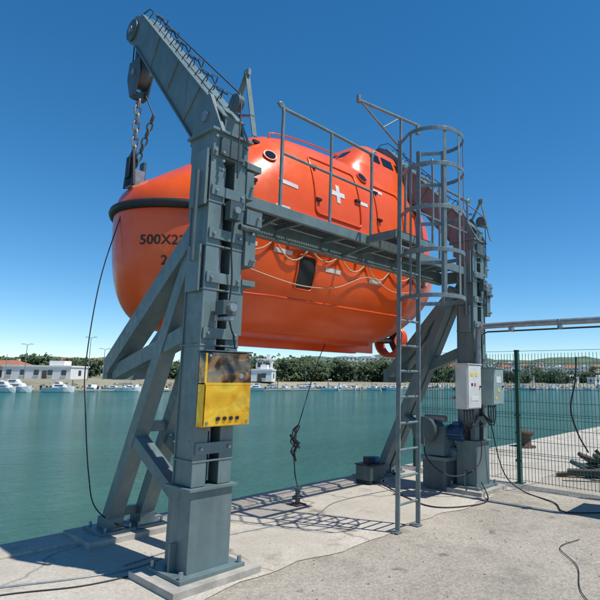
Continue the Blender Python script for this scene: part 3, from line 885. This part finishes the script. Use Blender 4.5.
def building(r, f, w_, d_, floors, wall, roofkind, yaw=0, base=.2, name='white_building'):
    g = MB(); h = floors * 3.0
    Rz = Matrix.Rotation(math.atan2(RT.y, RT.x) + yaw, 3, 'Z'); o = W(r, f, base)
    def b(c, s, m): g.box(o + Rz @ Vector(c), s, m, Rz)
    b((0, 0, h / 2), (w_, d_, h), wall)
    n = max(2, int(w_ / 3))
    for fl in range(floors):
        for i in range(n):
            x = -w_ / 2 + (i + .5) * w_ / n
            b((x, -d_ / 2 - .02, fl * 3 + 1.6), (1.2, .08, 1.3), 'win'); b((x, -d_ / 2 - .06, fl * 3 + .9), (1.4, .2, .1), wall)
        for sx in (-1, 1): b((sx * (w_ / 2 + .02), 0, fl * 3 + 1.6), (.08, 1.2, 1.3), 'win')
    b((w_ * .12, -d_ / 2 - .05, 1.05), (1.1, .1, 2.1), 'trunk')
    if roofkind == 'flat':
        b((0, 0, h + .2), (w_ + .4, d_ + .4, .4), wall); b((w_ * .2, 0, h + 1.0), (w_ * .22, d_ * .4, 1.2), wall)
    else:
        e = .5; hv_ = []
        for x, y, z in ((-w_/2 - e, -d_/2 - e, h), (w_/2 + e, -d_/2 - e, h), (w_/2 + e, d_/2 + e, h), (-w_/2 - e, d_/2 + e, h), (-w_/2 + d_*.4, 0, h + d_ * .22), (w_/2 - d_*.4, 0, h + d_ * .22)):
            hv_.append(o + Rz @ Vector((x, y, z + .02)))
        g.add(hv_, [(0, 1, 5, 4), (1, 2, 5), (2, 3, 4, 5), (3, 0, 4), (0, 3, 2, 1)], 'roof')
        b((w_ * .2, .5, h + d_ * .2), (.7, .7, 1.2), wall)
    g.obj(name)
building(-31.5, shore_f(-33) + 7, 8.5, 6, 1, 'bwall', 'flat'); building(-30.5, shore_f(-33) + 11, 4.5, 4, 2, 'bwall', 'flat')
building(-83, 134, 17, 8, 1, 'bwall', 'flat'); building(-97, 140, 11, 8, 1, 'bwall2', 'hip'); building(-62, 138, 8, 6, 1, 'bwall', 'hip')
for r, f, w_, fl, wl, rk in [(-20, 430, 16, 6, 'bwall', 'flat'), (-2, 440, 14, 6, 'bwall', 'flat'), (15, 430, 18, 6, 'bwall2', 'flat'), (38, 420, 18, 6, 'bwall', 'flat'),
                             (-250, 430, 16, 4, 'bwall', 'hip'), (-225, 430, 12, 4, 'bwall2', 'hip'), (-170, 430, 18, 4, 'bwall', 'flat')]:
    building(r, f, w_, 10, fl, wl, rk, random.uniform(-.3, .3))
for k in range(46):   # hillside town, well back from the water
    ang = .15 + .32 * k / 45 + random.uniform(-.006, .006); f = random.uniform(430, 600)
    building(ang * f, f, random.uniform(8, 15), 9, random.choice([2, 2, 3]), random.choice(['bwall', 'bwall', 'bwall', 'bwall2']), random.choice(['flat', 'flat', 'hip']), random.uniform(-.4, .4), .8 + max(0, f - 430) * .07)
for r, f, w_ in ((52, 226, 7), (70, 240, 8), (95, 256, 9), (112, 262, 7)):
    building(r, f, w_, 6, 1, 'bwall', 'flat', random.uniform(-.3, .3))

def boatmesh(kind):
    g = MB(); st = [(-3, .95, .75), (-1.5, 1.1, .8), (0, 1.15, .85), (1.5, .95, .95), (2.4, .55, 1.1), (3.1, .03, 1.25)]
    vs = []; fs = []
    for x, w_, h in st: vs += [(x, 0, -.3), (x, w_ * .75, -.05), (x, w_, h), (x, -w_, h), (x, -w_ * .75, -.05)]
    for i in range(5):
        for k in range(5): fs.append((5*i + k, 5*i + 5 + k, 5*i + 5 + (k + 1) % 5, 5*i + (k + 1) % 5))
    fs.append((0, 1, 2, 3, 4)); g.add(vs, fs, 'bblue' if kind == 3 else 'bwhite')
    g.beam((-3, 1.12, .80), (1.4, 1.05, .95), .06, .05, 'bblue'); g.beam((-3, -1.12, .80), (1.4, -1.05, .95), .06, .05, 'bblue')
    def cabin(x0, x1, w_, z0, z1):
        vs = [(x0, -w_, z0), (x1, -w_ * .8, z0), (x1, w_ * .8, z0), (x0, w_, z0), (x0 + .1, -w_ * .85, z1), (x1 - .7, -w_ * .7, z1), (x1 - .7, w_ * .7, z1), (x0 + .1, w_ * .85, z1)]
        g.add(vs, [(0, 1, 5, 4), (1, 2, 6, 5), (2, 3, 7, 6), (3, 0, 4, 7), (4, 5, 6, 7)], 'bwhite')
        m = (z0 + z1) / 2 + .1
        for s in (-1, 1): g.box(((x0 + x1) / 2 - .15, s * w_ * .87, m), ((x1 - x0) * .55, .14, .24), 'win')
    if kind in (0, 3): cabin(-1, 1.8, .85, .8, 1.6); g.tube([(-.8, -.7, 1.6), (-1.0, -.7, 2.3), (-1.0, .7, 2.3), (-.8, .7, 1.6)], .04, 'galv', 6)
    if kind == 1: cabin(-1.8, 1.9, .9, .8, 1.6); cabin(-1.5, .8, .7, 1.6, 2.4)
    if kind == 2:
        cabin(-1, 1.5, .6, .85, 1.35); g.cyl((.4, 0, .8), (.4, 0, 8.6), .06, 'galv', 8); g.cyl((.4, 0, 1.9), (-2.6, 0, 1.8), .11, 'bblue', 8)
        g.tube([(3.0, 0, 1.2), (.4, 0, 8.5), (-2.9, 0, .8)], .012, 'wire', 4)
    if kind in (0, 1, 3): g.box((-3.2, 0, .75), (.35, .4, .9), 'black')
    return g
protos = [boatmesh(k).obj('moored_boat') for k in range(4)]
meshes = [p.data for p in protos]
for p in protos: bpy.data.objects.remove(p)
def putboat(r, f, k, sc, yaw):
    o = bpy.data.objects.new('moored_boat', meshes[k]); COL.objects.link(o)
    o.location = W(r, f, WL + .1); o.scale = (sc,) * 3; o.rotation_euler = (0, 0, yaw)
base = math.atan2(RT.y, RT.x)
for k in range(100):
    r = -88 + k * 2.1 + random.uniform(-1.0, 1.0); f = shore_f(r) - random.uniform(3.5, 18)
    kind = random.choice([2, 0, 1, 2]) if k % 3 == 0 and k < 40 else random.choice([0, 0, 1, 1, 3] if k % 6 else [0, 2])
    putboat(r, f, kind, random.uniform(.5, .82), base + random.choice([0, math.pi, .6, 2.5]) + random.uniform(-.4, .4))
for r, f, k, sc, y in [(-66, 98, 1, .95, 0), (-60, 101, 0, .9, .3), (-72, 97, 0, .85, 3.0)]:
    putboat(r, f, k, sc, base + y)
g = MB()
for r0 in range(-84, 110, 12):
    p, q = W(r0, shore_f(r0) - 12, WL + .25), W(r0 + 12, shore_f(r0 + 12) - 12, WL + .25)
    g.beam(p, q, 1.8, .3, 'conc'); g.cyl(p + Vector((0, 0, -1)), p + Vector((0, 0, 2.0)), .13, 'galv', 8)
g.obj('floating_pontoon')
def lamp(r, f, h):
    g = MB(); g.cyl(W(r, f, 0), W(r, f, h), .11, 'galv', 10, .06)
    for sg in (-1, 1):
        g.tube([W(r, f, h), W(r + sg * .4, f, h + .25), W(r + sg * .9, f, h + .3)], .05, 'galv', 6); g.box(W(r + sg * 1.0, f, h + .3), (.6, .4, .12), 'galv')
    g.obj('street_lamp')
for r, f, h in ((-80, 121, 8), (-67, 124, 10), (-65.5, 128, 7.5), (20, 192, 9), (45, 210, 9), (-45, 142, 8), (80, 235, 10)): lamp(r, f, h)
print('OK')
